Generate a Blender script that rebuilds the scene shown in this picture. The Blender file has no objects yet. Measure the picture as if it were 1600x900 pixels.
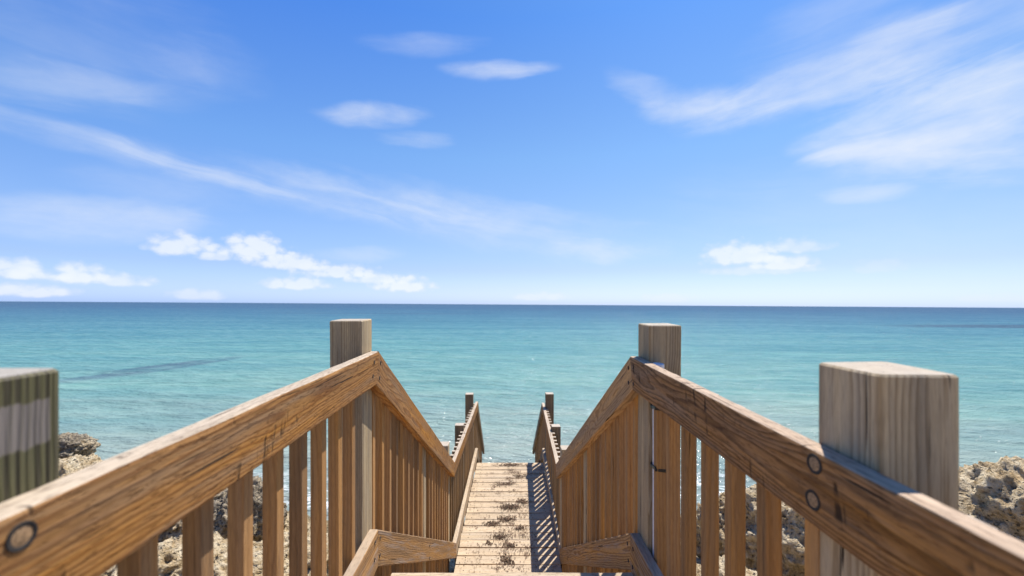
import bpy, bmesh, math, random
from mathutils import Vector, Matrix, noise
random.seed(7)
R = math.radians
S = bpy.context.scene
COL = S.collection

# ------------------------------------------------------------------ frame
F_PX, CX, CY = 650.0, 783.0, 457.0          # focal length and vanishing point, in 1600x900 pixels
ZC = 4.9                                    # eye height over the water
ROT = Matrix.Rotation(R(1.64), 4, 'X') @ Matrix.Rotation(R(-0.36), 4, 'Y')
EYE = Vector((0, 0, ZC))

def W(p):                                   # stair frame -> world
    return (ROT @ Vector(p)) + EYE
def P(x, y, d):                             # a measured corner of the stair at depth d (stair frame)
    return Vector(((x - CX) / F_PX * d, d, -(y - CY) / F_PX * d))
def drop(y, d):                             # world z helper for terrain
    return (y - 476.0) / F_PX * d

# ------------------------------------------------------------------ node helpers
class NT:
    def __init__(self, tree):
        self.t = tree; self.n = tree.nodes; self.l = tree.links
    def add(self, typ, **kw):
        n = self.n.new(typ)
        for k, v in kw.items():
            setattr(n, k, v)
        return n
    def _set(self, sock, v):
        if hasattr(v, 'is_output'): self.l.new(v, sock)
        elif v is not None:
            if isinstance(v, (tuple, list)) and len(v) == 3 and sock.type == 'RGBA': v = (*v, 1)
            sock.default_value = v
    def math(self, op, a, b=None, c=None, clamp=False):
        n = self.add('ShaderNodeMath', operation=op, use_clamp=clamp)
        for i, v in enumerate((a, b, c)):
            if v is not None: self._set(n.inputs[i], v)
        return n.outputs[0]
    def vmath(self, op, a, b=None):
        n = self.add('ShaderNodeVectorMath', operation=op)
        self._set(n.inputs[0], a)
        if b is not None: self._set(n.inputs[1], b)
        return n.outputs['Value'] if op in ('LENGTH', 'DOT_PRODUCT', 'DISTANCE') else n.outputs[0]
    def xyz(self, v):
        n = self.add('ShaderNodeSeparateXYZ'); self.l.new(v, n.inputs[0]); return n.outputs
    def comb(self, x, y, z):
        n = self.add('ShaderNodeCombineXYZ')
        for i, v in enumerate((x, y, z)): self._set(n.inputs[i], v)
        return n.outputs[0]
    def noise(self, vec, scale=1.0, detail=3.0, rough=0.55, dist=0.0, out=0):
        n = self.add('ShaderNodeTexNoise')
        self.l.new(vec, n.inputs['Vector'])
        n.inputs['Scale'].default_value = scale; n.inputs['Detail'].default_value = detail
        n.inputs['Roughness'].default_value = rough; n.inputs['Distortion'].default_value = dist
        return n.outputs[out]
    def voro(self, vec, scale=1.0, feature='F1', rnd=1.0):
        n = self.add('ShaderNodeTexVoronoi', feature=feature)
        self.l.new(vec, n.inputs['Vector']); n.inputs['Scale'].default_value = scale
        n.inputs['Randomness'].default_value = rnd
        return n.outputs
    def ramp(self, fac, stops, interp='LINEAR'):
        n = self.add('ShaderNodeValToRGB'); n.color_ramp.interpolation = interp
        e = n.color_ramp.elements
        while len(e) < len(stops): e.new(0.5)
        for el, (p, c) in zip(e, stops):
            el.position = p; el.color = (c, c, c, 1) if not isinstance(c, (tuple, list)) else (*c, 1)
        self.l.new(fac, n.inputs[0]); return n.outputs[0]
    def smooth(self, v, a, b, lo=0.0, hi=1.0):
        n = self.add('ShaderNodeMapRange', interpolation_type='SMOOTHSTEP')
        self._set(n.inputs['Value'], v)
        n.inputs['From Min'].default_value = a; n.inputs['From Max'].default_value = b
        n.inputs['To Min'].default_value = lo; n.inputs['To Max'].default_value = hi
        return n.outputs[0]
    def mix(self, fac, a, b, blend='MIX'):
        n = self.add('ShaderNodeMix', data_type='RGBA', blend_type=blend)
        self._set(n.inputs[0], fac); self._set(n.inputs[6], a); self._set(n.inputs[7], b)
        return n.outputs[2]
    def bump(self, h, dist, strength=1.0, normal=None):
        n = self.add('ShaderNodeBump'); n.inputs['Strength'].default_value = strength
        n.inputs['Distance'].default_value = dist
        self.l.new(h, n.inputs['Height'])
        if normal is not None: self.l.new(normal, n.inputs['Normal'])
        return n.outputs[0]

def new_mat(name):
    m = bpy.data.materials.new(name); m.use_nodes = True
    t = NT(m.node_tree); b = t.n['Principled BSDF']
    return m, t, b

def wood(name, early, late, grey=(0.30, 0.27, 0.23), grey_amt=0.3, ringw=0.007, contrast=1.0,
         bleach=0.55, bleach_col=(0.52, 0.46, 0.39), crack=1.0, algae=0.0, patch=False, stain=0.0, knots=1.0, bump=1.0, btv=0.2, wav=1.0, fleck=0.0, oiv=0.2):
    m, t, b = new_mat(name)
    at = t.add('ShaderNodeAttribute', attribute_name='gc')
    oi = t.add('ShaderNodeObjectInfo').outputs['Random']
    g = at.outputs['Vector']
    l, u, v = t.xyz(g)
    # slow wander of the pith along the board
    wv = t.comb(t.math('MULTIPLY', l, 1.3), t.math('MULTIPLY', u, 9.0), t.math('MULTIPLY', v, 9.0))
    w1 = t.add('ShaderNodeTexNoise'); t.l.new(wv, w1.inputs['Vector']); w1.inputs['Scale'].default_value = 1.0
    w1.inputs['Detail'].default_value = 2.0
    wr, wg, wb = t.xyz(w1.outputs['Color'])
    u2 = t.math('ADD', u, t.math('MULTIPLY', t.math('SUBTRACT', wr, 0.5), 0.05 * wav))
    v2 = t.math('ADD', v, t.math('MULTIPLY', t.math('SUBTRACT', wg, 0.5), 0.05 * wav))
    w2 = t.add('ShaderNodeTexNoise'); t.l.new(t.comb(t.math('MULTIPLY', l, 5.5), t.math('MULTIPLY', u, 24.0), t.math('MULTIPLY', v, 24.0)), w2.inputs['Vector'])
    w2.inputs['Scale'].default_value = 1.0; w2.inputs['Detail'].default_value = 2.0
    xr, xg, xb = t.xyz(w2.outputs['Color'])
    u2 = t.math('ADD', u2, t.math('MULTIPLY', t.math('SUBTRACT', xr, 0.5), 0.012 * wav))
    v2 = t.math('ADD', v2, t.math('MULTIPLY', t.math('SUBTRACT', xg, 0.5), 0.012 * wav))
    r = t.math('SQRT', t.math('ADD', t.math('MULTIPLY', u2, u2), t.math('MULTIPLY', v2, v2)))
    # knots pull the rings round them
    kv = t.voro(t.comb(t.math('MULTIPLY', l, 1.5), t.math('MULTIPLY', u, 6.0), t.math('MULTIPLY', v, 6.0)), 1.0)
    kd = kv['Distance']
    kpull = t.smooth(kd, 0.02, 0.42, 1.0, 0.0)
    r = t.math('ADD', r, t.math('MULTIPLY', kpull, 0.028 * knots))
    fib = t.noise(t.comb(t.math('MULTIPLY', l, 5.0), t.math('MULTIPLY', u, 260.0), t.math('MULTIPLY', v, 260.0)), 1.0, 2.0)
    fine = t.noise(t.comb(t.math('MULTIPLY', l, 30.0), t.math('MULTIPLY', u, 700.0), t.math('MULTIPLY', v, 700.0)), 1.0, 2.0)
    rr = t.math('ADD', t.math('DIVIDE', r, ringw), t.math('MULTIPLY', fib, 0.35))
    fr = t.math('FRACT', rr)
    lw = t.ramp(fr, [(0.0, 0.0), (0.45, 0.12), (0.78, 0.95), (0.93, 1.0), (1.0, 0.0)])
    lwf = t.math('MULTIPLY', lw, contrast, clamp=True)
    col = t.mix(lwf, early, late)
    # board-to-board and within-board tone
    tone = t.noise(t.comb(t.math('MULTIPLY', l, 0.9), t.math('MULTIPLY', u, 14.0), t.math('MULTIPLY', v, 14.0)), 1.0, 4.0, 0.6)
    bt = t.add('ShaderNodeAttribute', attribute_name='bt').outputs['Fac']
    val = t.math('ADD', t.math('MULTIPLY', t.math('SUBTRACT', tone, .22), 1.5), t.math('ADD', t.math('MULTIPLY', oi, oiv), t.math('MULTIPLY', bt, btv)))
    hv = t.add('ShaderNodeHueSaturation')
    t.l.new(col, hv.inputs['Color']); t.l.new(t.math('ADD', val, 0.40), hv.inputs['Value'])
    t.l.new(t.math('ADD', t.math('MULTIPLY', tone, 0.5), 0.75), hv.inputs['Saturation'])
    col = hv.outputs[0]
    fv = t.mix(0.5, (1, 1, 1), t.ramp(fine, [(0.25, 0.45), (0.75, 1.25)]), 'MULTIPLY')
    col = t.mix(0.9, col, fv, 'MULTIPLY')
    # grey weathering in long patches, bleached tops
    gm = t.noise(t.comb(t.math('MULTIPLY', l, 2.2), t.math('MULTIPLY', u, 30.0), t.math('MULTIPLY', v, 30.0)), 1.0, 5.0, 0.65)
    gmask = t.smooth(gm, 0.46, 0.72)
    gg = t.mix(lwf, grey, tuple(c * 0.62 for c in grey))
    col = t.mix(t.math('MULTIPLY', gmask, grey_amt), col, gg)
    nz = t.xyz(t.add('ShaderNodeNewGeometry').outputs['Normal'])[2]
    top = t.smooth(nz, 0.55, 0.95)
    tb = t.mix(t.math('MULTIPLY', lwf, 0.35), bleach_col, tuple(c * 0.6 for c in bleach_col))
    tb = t.mix(0.7, tb, t.ramp(gm, [(0.3, 0.72), (0.7, 1.08)]), 'MULTIPLY')
    col = t.mix(t.math('MULTIPLY', top, bleach), col, tb)
    if algae > 0:
        al = t.noise(t.comb(t.math('MULTIPLY', l, 3.0), t.math('MULTIPLY', u, 70.0), t.math('MULTIPLY', v, 70.0)), 1.0, 3.0)
        gro = t.math('SINE', t.math('ADD', t.math('MULTIPLY', t.xyz(t.add('ShaderNodeAttribute', attribute_name='raw').outputs['Vector'])[2], 560.0), t.math('MULTIPLY', al, 3.0)))
        ac = t.mix(t.smooth(t.math('ADD', al, t.math('MULTIPLY', gro, .16)), 0.36, 0.64), (0.100, 0.092, 0.042), (0.038, 0.033, 0.017))
        am = t.math('MULTIPLY', t.math('SUBTRACT', 1.0, top), algae)
        if patch:   # rectangle the algae left clean, where a plate was fixed
            lv = t.add('ShaderNodeAttribute', attribute_name='raw').outputs['Vector']
            a, bb, c = t.xyz(lv)
            a = t.math('ADD', a, t.math('MULTIPLY', t.math('SUBTRACT', al, .5), .016)); c = t.math('ADD', c, t.math('MULTIPLY', t.math('SUBTRACT', al, .5), .010))
            pm = t.math('MULTIPLY', t.smooth(a, 0.034, 0.038), t.smooth(a, 0.090, 0.095, 1, 0))
            pm = t.math('MULTIPLY', pm, t.smooth(c, -0.049, -0.045))
            col = t.mix(pm, col, t.mix(lwf, (0.21, 0.18, 0.16), (0.15, 0.13, 0.11)))
            am = t.math('MULTIPLY', am, t.math('SUBTRACT', 1.0, t.math('MULTIPLY', pm, 0.93)))
        col = t.mix(am, col, ac)
    # knot cores
    kc = t.smooth(kd, 0.045, 0.075, 1.0, 0.0)
    sel = t.math('GREATER_THAN', t.xyz(kv['Color'])[0], 0.45)
    kc = t.math('MULTIPLY', t.math('MULTIPLY', kc, sel), 0.85 * knots)
    col = t.mix(kc, col, tuple(c * 0.32 for c in late))
    # drying cracks along the grain and rough saw marks across it
    cn = t.noise(t.comb(t.math('MULTIPLY', l, 2.6), t.math('MULTIPLY', u, 95.0), t.math('MULTIPLY', v, 95.0)), 1.0, 2.0, 0.5)
    cm = t.math('MULTIPLY', t.smooth(cn, 0.685, 0.73), crack, clamp=True)
    col = t.mix(cm, col, (0.025, 0.018, 0.013))
    hcut = cm
    if fleck > 0:
        fl = t.noise(t.comb(t.math('MULTIPLY', l, 30.0), t.math('MULTIPLY', u, 185.0), t.math('MULTIPLY', v, 185.0)), 1.0, 3.0, 0.65)
        fm_ = t.math('MULTIPLY', t.smooth(fl, 0.52, 0.70), fleck, clamp=True)
        col = t.mix(fm_, col, t.mix(1.0, col, (.40, .34, .30), 'MULTIPLY'))
        fh = t.math('MULTIPLY', t.smooth(fl, 0.30, 0.48, 1.0, 0.0), fleck * .5, clamp=True)
        col = t.mix(fh, col, t.mix(1.0, col, (1.35, 1.32, 1.28), 'MULTIPLY'))
        hcut = t.math('MAXIMUM', cm, t.math('MULTIPLY', fm_, .5))
    if stain > 0:
        sn = t.noise(t.comb(t.math('MULTIPLY', l, 42.0), t.math('MULTIPLY', u, 6.0), t.math('MULTIPLY', v, 6.0)), 1.0, 3.0, 0.6)
        sk = t.noise(t.comb(t.math('MULTIPLY', l, 5.0), t.math('MULTIPLY', u, 16.0), t.math('MULTIPLY', v, 16.0)), 1.0, 2.0)
        sm = t.math('MULTIPLY', t.smooth(sn, 0.57, 0.68), t.smooth(sk, 0.50, 0.62))
        sm = t.math('MULTIPLY', sm, stain, clamp=True)
        col = t.mix(sm, col, (0.035, 0.020, 0.011))
        blot = t.noise(t.comb(t.math('MULTIPLY', l, 7.0), t.math('MULTIPLY', u, 34.0), t.math('MULTIPLY', v, 34.0)), 1.0, 4.0, 0.7)
        col = t.mix(t.math('MULTIPLY', t.smooth(blot, 0.56, 0.75), 0.55 * stain, clamp=True), col, tuple(c * 0.42 for c in late))
        hcut = t.math('MAXIMUM', hcut, sm)
    t.l.new(col, b.inputs['Base Color'])
    b.inputs['Roughness'].default_value = 0.85
    b.inputs['Specular IOR Level'].default_value = 0.16
    h = t.math('ADD', t.math('MULTIPLY', lwf, 0.45), t.math('MULTIPLY', fib, 0.6))
    h = t.math('SUBTRACT', h, t.math('MULTIPLY', hcut, 2.2))
    h = t.math('ADD', h, t.math('MULTIPLY', gm, 0.9))
    t.l.new(t.bump(h, 0.0016 * bump, 0.8), b.inputs['Normal'])
    return m

M = {}
M['rail'] = wood('weathered_pine_rail', (0.385, 0.188, 0.057), (0.234, 0.096, 0.027), grey_amt=0.42, grey=(0.308, 0.233, 0.159), ringw=0.0095, stain=0.9, bleach=0.92, bleach_col=(0.497, 0.409, 0.311), contrast=0.95, fleck=.75)
M['rail_tan'] = wood('tan_pine_rail', (0.483, 0.283, 0.127), (0.290, 0.151, 0.061), grey_amt=0.4, grey=(0.329, 0.260, 0.186), ringw=0.0095, stain=0.7, bleach=0.9, bleach_col=(0.502, 0.411, 0.314), contrast=0.85, fleck=.5)
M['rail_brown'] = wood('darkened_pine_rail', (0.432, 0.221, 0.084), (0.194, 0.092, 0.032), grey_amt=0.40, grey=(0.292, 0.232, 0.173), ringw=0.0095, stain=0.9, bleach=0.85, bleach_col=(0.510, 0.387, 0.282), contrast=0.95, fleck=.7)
M['baluster'] = wood('pine_baluster', (0.350, 0.193, 0.080), (0.226, 0.113, 0.042), grey_amt=0.2, grey=(0.233, 0.197, 0.153), ringw=0.013, bleach=0.8, knots=0.5, crack=0.5, contrast=0.5, wav=.5, oiv=.42, fleck=.2)
M['post'] = wood('grey_tan_post', (0.514, 0.394, 0.242), (0.273, 0.184, 0.095), grey_amt=0.4, grey=(0.389, 0.326, 0.242), ringw=0.0065, bleach=0.75, bleach_col=(0.458, 0.396, 0.326), knots=0.6, wav=.22, oiv=.1, fleck=.15, contrast=.72)
M['post_green'] = wood('algae_stained_post', (0.323, 0.275, 0.209), (0.190, 0.152, 0.104), grey_amt=0.4, ringw=0.008, algae=0.92, patch=True, bleach=0.75, bleach_col=(0.405, 0.370, 0.326), bump=2.0)
M['deck'] = wood('bleached_decking', (0.468, 0.346, 0.216), (0.353, 0.234, 0.133), grey_amt=0.6, grey=(0.418, 0.354, 0.307), ringw=0.012, bleach=0.55, bleach_col=(0.482, 0.386, 0.278), contrast=0.6, btv=.36, fleck=.6, stain=.45)
M['kick'] = wood('kick_board_pine', (0.445, 0.250, 0.099), (0.258, 0.125, 0.043), grey_amt=0.7, grey=(0.344, 0.290, 0.257), ringw=0.011, bleach=0.85, bleach_col=(0.422, 0.334, 0.247), fleck=.45)
M['post_shaded'] = wood('shade_darkened_post', (0.23, 0.165, 0.10), (0.12, 0.08, 0.046), grey_amt=0.4, grey=(.20, .17, .13), ringw=0.008, bleach=0.9, bleach_col=(0.52, 0.44, 0.35), knots=0.6, wav=.3)  # post copy darkened by painted-in shade, for far landing and last flight
M['baluster_shaded'] = wood('shade_darkened_baluster', (0.29, 0.185, 0.09), (0.18, 0.105, 0.05), grey_amt=0.4, grey=(.22, .18, .13), ringw=0.011, bleach=0.9, bleach_col=(0.50, 0.42, 0.33), knots=0.4, contrast=.5, oiv=.35, wav=.5)  # baluster copy with the shade of landing and last flight put into its colour
M['frame'] = wood('framing_lumber', (0.24, 0.17, 0.105), (0.13, 0.085, 0.05), grey_amt=0.5, bleach=0.6)

def plain(name, col, rough=0.6, metal=0.0, var=0.25, scale=60.0):
    m, t, b = new_mat(name)
    pos = t.add('ShaderNodeNewGeometry').outputs['Position']
    n = t.noise(pos, scale, 4.0, 0.6)
    c = t.mix(t.smooth(n, 0.3, 0.7), tuple(x * (1 - var) for x in col), tuple(min(1, x * (1 + var)) for x in col))
    t.l.new(c, b.inputs['Base Color']); b.inputs['Roughness'].default_value = rough; b.inputs['Metallic'].default_value = metal
    t.l.new(t.bump(n, 0.001, 0.5), b.inputs['Normal'])
    return m
M['bolt'] = plain('rusty_bolt_head', (0.30, 0.185, 0.095), 0.6, 0.1, 0.5, 220)
M['rim'] = plain('tar_black_rim', (0.018, 0.014, 0.012), 0.8)
M['pvc'] = plain('white_plastic_pipe', (0.70, 0.70, 0.74), 0.35, 0, 0.08)
M['black'] = plain('black_plastic_tie', (0.012, 0.012, 0.013), 0.4)
M['weed'] = plain('dried_seaweed', (0.105, 0.068, 0.038), 0.9, 0, 0.6, 40)
M['weed2'] = plain('reddish_dried_seaweed', (0.20, 0.115, 0.075), 0.9, 0, 0.5, 40)

# ------------------------------------------------------------------ mesh helpers
class MB:
    """collects lofted boards and small solids into one mesh"""
    def __init__(self):
        self.v = []; self.f = []; self.g = []; self.raw = []; self.m = []; self.bt = []
    def loft(self, q0, q1, n=1, ch=0.004, axis=None, wob=0.0, off=None, mat=0, wane=0.0, cap=0.0):
        """q0,q1: four corners (inner-top, outer-top, outer-bottom, inner-bottom) of the two ends, stair frame"""
        q0 = [Vector(p) for p in q0]; q1 = [Vector(p) for p in q1]; n0 = len(self.v)
        L = (sum((b - a for a, b in zip(q0, q1)), Vector()) / 4).length
        if off is None:
            a = random.uniform(0, 6.28); rad = random.uniform(0.02, 0.09)
            off = (random.uniform(0, 40), math.cos(a) * rad, math.sin(a) * rad)
        wu = (q0[1] - q0[0]).length; wv = (q0[3] - q0[0]).length
        sd = random.uniform(0, 100); base = len(self.v); ring = None
        sts = [0.0] + ([min(.4 / n, cap / L)] if cap else []) + [i / n for i in range(1, n + 1)]
        for i, s in enumerate(sts):
            q = [a.lerp(b, s) for a, b in zip(q0, q1)]
            pts = []; uv = []
            cuv = [(-wu / 2, wv / 2), (wu / 2, wv / 2), (wu / 2, -wv / 2), (-wu / 2, -wv / 2)]
            for k in range(4):
                p = q[k]; a = q[k - 1] - p; b = q[(k + 1) % 4] - p
                c = ch
                if wane and k == 0:
                    c = ch + wane * max(0, noise.noise((s * L * 3.1 + sd, 0.3, 0)) + 0.15)
                ca, cb = min(c, a.length * .45), min(c, b.length * .45)
                an, bn = a.normalized(), b.normalized()
                for (x, y) in ((ca, 0), (ca * .29, cb * .29), (0, cb)):
                    pts.append(p + an * x + bn * y)
                    pu = Vector((cuv[k - 1][0] - cuv[k][0], cuv[k - 1][1] - cuv[k][1])).normalized()
                    pv = Vector((cuv[(k + 1) % 4][0] - cuv[k][0], cuv[(k + 1) % 4][1] - cuv[k][1])).normalized()
                    uv.append((cuv[k][0] + pu.x * x + pv.x * y, cuv[k][1] + pu.y * x + pv.y * y))
            if cap and i == 0:
                cc = sum(pts, Vector()) / 12
                pts = [p + (cc - p).normalized() * cap for p in pts]
            if wob:
                for j, p in enumerate(pts):
                    nv = noise.noise_vector((s * L * 4 + sd, uv[j][0] * 14, uv[j][1] * 14))
                    pts[j] = p + nv * wob
            for p, (a, b) in zip(pts, uv):
                self.v.append(W(p)); self.g.append((s * L + off[0], a - off[1], b - off[2])); self.raw.append((s * L, a, b) if axis is None else axis(p))
            cur = list(range(len(self.v) - 12, len(self.v)))
            if ring:
                for j in range(12):
                    self.f.append((ring[j], ring[(j + 1) % 12], cur[(j + 1) % 12], cur[j])); self.m.append(mat)
            ring = cur
        self.f.append(tuple(range(base, base + 12))[::-1]); self.m.append(mat)
        self.f.append(tuple(ring)); self.m.append(mat)
        self.bt += [random.random()] * (len(self.v) - n0)
    def box(self, lo, hi, along='z', n=1, ch=0.003, wob=0.0, mat=0, axis=None, off=None):
        (x0, y0, z0), (x1, y1, z1) = lo, hi
        if along == 'z':
            q = lambda z: [(x0, y0, z), (x1, y0, z), (x1, y1, z), (x0, y1, z)]
            self.loft(q(z1), q(z0), n, ch, axis, wob, off, mat)
        elif along == 'x':
            q = lambda x: [(x, y0, z1), (x, y1, z1), (x, y1, z0), (x, y0, z0)]
            self.loft(q(x0), q(x1), n, ch, axis, wob, off, mat)
        else:
            q = lambda y: [(x0, y, z1), (x1, y, z1), (x1, y, z0), (x0, y, z0)]
            self.loft(q(y0), q(y1), n, ch, axis, wob, off, mat)
    def raw_add(self, verts, faces, mat=0):
        b = len(self.v)
        for p in verts:
            self.v.append(W(p)); self.g.append((p[0], p[1], p[2])); self.raw.append((0, 0, 0)); self.bt.append(.5)
        for f in faces:
            self.f.append(tuple(b + i for i in f)); self.m.append(mat)
    def disc(self, c, normal, up, r0, prof, seg=20, squash=1.0, mat=0):
        """a turned solid: prof = [(radius, height, mat)]"""
        n = Vector(normal).normalized(); a = Vector(up).normalized(); b = n.cross(a)
        c = Vector(c); vs = []; fs = []; ms = []
        for (r, h, mm) in prof:
            for k in range(seg):
                t = 2 * math.pi * k / seg
                vs.append(c + (a * math.cos(t) + b * math.sin(t) * squash) * r + n * h)
        for i in range(len(prof) - 1):
            for k in range(seg):
                fs.append((i * seg + k, i * seg + (k + 1) % seg, (i + 1) * seg + (k + 1) % seg, (i + 1) * seg + k)); ms.append(prof[i + 1][2])
        fs.append(tuple((len(prof) - 1) * seg + k for k in range(seg))); ms.append(prof[-1][2])
        bse = len(self.v)
        for p in vs:
            self.v.append(W(p)); self.g.append(tuple(p)); self.raw.append((0, 0, 0)); self.bt.append(.5)
        for f, mm in zip(fs, ms):
            self.f.append(tuple(bse + i for i in f)); self.m.append(mm)
    def build(self, name, mats, parent=None, origin=None, sharp=20):
        me = bpy.data.meshes.new(name)
        o = bpy.data.objects.new(name, me); COL.objects.link(o)
        if parent is not None:
            o.parent = parent; root = parent; acc = Vector()
            while root is not None:
                acc += root.location; root = root.parent
            org = acc
        else:
            org = Vector(origin) if origin is not None else sum(self.v, Vector()) / len(self.v)
            o.location = org
        me.from_pydata([p - org for p in self.v], [], self.f)
        if not isinstance(mats, (list, tuple)): mats = [mats]
        for m in mats: me.materials.append(m)
        me.polygons.foreach_set('material_index', self.m)
        for nm, data in (('gc', self.g), ('raw', self.raw)):
            at = me.attributes.new(nm, 'FLOAT_VECTOR', 'POINT')
            at.data.foreach_set('vector', [c for p in data for c in p])
        at = me.attributes.new('bt', 'FLOAT', 'POINT'); at.data.foreach_set('value', self.bt)
        me.update()
        bm = bmesh.new(); bm.from_mesh(me); bmesh.ops.recalc_face_normals(bm, faces=bm.faces); bm.to_mesh(me); bm.free()
        me.polygons.foreach_set('use_smooth', [True] * len(me.polygons))
        me.set_sharp_from_angle(angle=R(sharp))
        return o

def thing(name, label, cat, loc, group=None):
    o = bpy.data.objects.new(name, None); COL.objects.link(o)
    o.empty_display_size = 0.2
    o.location = loc; o['label'] = label; o['category'] = cat
    if group: o['group'] = group
    return o
def tag(o, label, cat, group=None, kind=None):
    if label: o['label'] = label; o['category'] = cat
    if group: o['group'] = group
    if kind: o['kind'] = kind
    return o

# ------------------------------------------------------------------ railings
TAN15 = math.tan(R(15.5))
HR, TK = 0.14, 0.045
# measured corners: inner top edge of the handrails (L, R) at the four bends
def ext(a, b, k): return a + (a - b) * k
AL_, BL = P(-110, 862, 1.834 * 195 / 897.), P(592, 549, 1.834)
AR_, BR = P(1700, 924.6, 1.834 * 206.4 / 922.), P(984.4, 556.8, 1.834)
AL, AR = ext(AL_, BL, 0.62), ext(AR_, BR, 0.62)
CL, CR = P(710.6, 722.6, 4.556), P(868.4, 725, 4.556)
DL, DR = P(747, 627.5, 7.225), P(846.5, 629.3, 7.225)
EL, ER = P(757, 700, 9.6), P(832, 700, 9.6)
# kick boards
KBL, KBR = P(590.8, 827.5, 1.834), P(984.5, 833, 1.834)
KAL, KAR = KBL + (AL - BL), KBR + (AR - BR)
KCL, KCR = P(713, 848, 4.454), P(874.4, 857, 4.454)
KDL, KDR = P(746.5, 700, 7.16), P(847.4, 700, 7.16)
KEL, KER = EL + (KDL - DL), ER + (KDR - DR)

def quad(p, side, t, h, mit=0.0):
    """end profile with inner top at p; mit leans the cut so the bottom edge sits nearer the camera"""
    o = Vector((side * t, 0, 0)); dn = Vector((0, -mit, -h))
    return [p, p + o, p + o + dn, p + dn]

def bolt(parent, p, side, r=0.015, name='bolt', face=-1, ring=True, squash=1.0):
    mb = MB()
    n = Vector((face * side, 0, 0))
    if ring:
        mb.disc(Vector(p) + n * -0.002, n, (0, 0, 1), r, [(r * 1.30, 0, 1), (r * 1.24, 0.0032, 1), (r * .96, 0.0034, 1), (r * .86, 0.0024, 1), (r * .80, 0.0026, 0), (r * .3, 0.0028, 0)], squash=squash)
    else:
        mb.disc(Vector(p) + n * -0.002, n, (0, 0, 1), r, [(r, 0, 1), (r * .95, 0.004, 1), (r * .6, 0.0055, 1), (r * .5, 0.004, 0), (r * .2, 0.004, 0)], seg=14, squash=squash)
    return mb.build(name, [M['bolt'], M['rim']], parent, sharp=50)

def baluster(root, x_in, y0, side, ztop, zbot, mat='baluster', w=0.038, slope=0.0):
    mb = MB()
    x0, x1 = x_in, x_in + side * w
    dx, dy = random.gauss(0, .0018), random.gauss(0, .0035)
    q = lambda z, s: [(x0 + s * dx, y0 + s * dy, z), (x1 + s * dx, y0 + s * dy, z), (x1 + s * dx, y0 + w + s * dy, z - slope * w), (x0 + s * dx, y0 + w + s * dy, z - slope * w)]
    mb.loft(q(ztop, 0), q(zbot, 1), 3, 0.0025, None, 0.0008)
    return mb.build('baluster', M[mat], root)

def post(root, x_in, y0, side, ztop, zbot, w=0.13, mat='post', axis=None, lean=0.0):
    mb = MB(); x1 = x_in + side * w
    lx, hx = min(x_in, x1), max(x_in, x1)
    ch = 0.011 if y0 < 1 else 0.006
    mb.loft([(lx, y0, ztop), (hx, y0, ztop), (hx, y0 + w, ztop), (lx, y0 + w, ztop)],
            [(lx + lean, y0, zbot), (hx + lean, y0, zbot), (hx + lean, y0 + w, zbot), (lx + lean, y0 + w, zbot)], 24, ch, axis, 0.0016, cap=.004)
    o = mb.build('post', M[mat], root)
    # chamfered top arris
    return o

def at_y(a, b, y):
    return a.lerp(b, (y - a.y) / (b.y - a.y))

def ground_drop(y):
    pts = [(-40, 0.6), (-6, 1.5), (1.2, 1.9), (2.6, 2.55), (4.5, 3.35), (7.0, 3.9), (8.6, 4.6), (10.0, 5.1), (15, 5.8), (30, 7.0)]
    for (a, za), (b, zb) in zip(pts, pts[1:]):
        if y <= b:
            k = (y - a) / (b - a); k = max(0, min(1, k)); return za + (zb - za) * k
    return pts[-1][1]

def rail_run(name, label, a, b, ka, kb, side, mat, kmat, bal_y, posts, m0=0.0, m1=0.0, t=TK, t0=None, bt=-0.02, kick_ext=0.0, slope=0.0, bb=-0.05, nseg=24, group=None, wane=0.0, kh=0.165, zig=0.0, bmat='baluster'):
    base = W((a.x, (a.y + b.y) / 2, -ground_drop((a.y + b.y) / 2)))
    root = thing(name, label, 'railing', base, group)
    mb = MB()
    mb.loft(quad(a, side, t0 or t, HR, m0), quad(b, side, t, HR if not slope else HR, m1), nseg, 0.005, None, 0.0014, wane=wane)
    hr = mb.build('handrail', M[mat], root)
    mb = MB()
    mb.loft(quad(ka, side, t, kh), quad(kb, side, t, kh), nseg, 0.005, None, 0.0012)
    kk = mb.build('kick_board', M[kmat], root)
    for y in bal_y:
        p = at_y(a, b, y); k = at_y(ka, kb, y)
        if zig: zt = p.z + random.gauss(-.006, .003)
        else: zt = p.z + bt
        baluster(root, p.x + side * (t + .001), y, side, zt, k.z - kh + bb, bmat, slope=slope)
    for (y, top, bot, m_, w, axis, lean) in posts:
        p = at_y(a, b, y)
        post(root, p.x + side * (t + .003), y, side, top, bot, w, m_, axis, lean)
    return root, hr, kk

def zpix(y, d): return -(y - CY) / F_PX * d
G_UP = 'railings of the upper walkway'; G_FL = 'railings of the descending flight'; G_LA = 'railings of the lower landing'; G_BO = 'railings of the last flight to the water'

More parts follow.
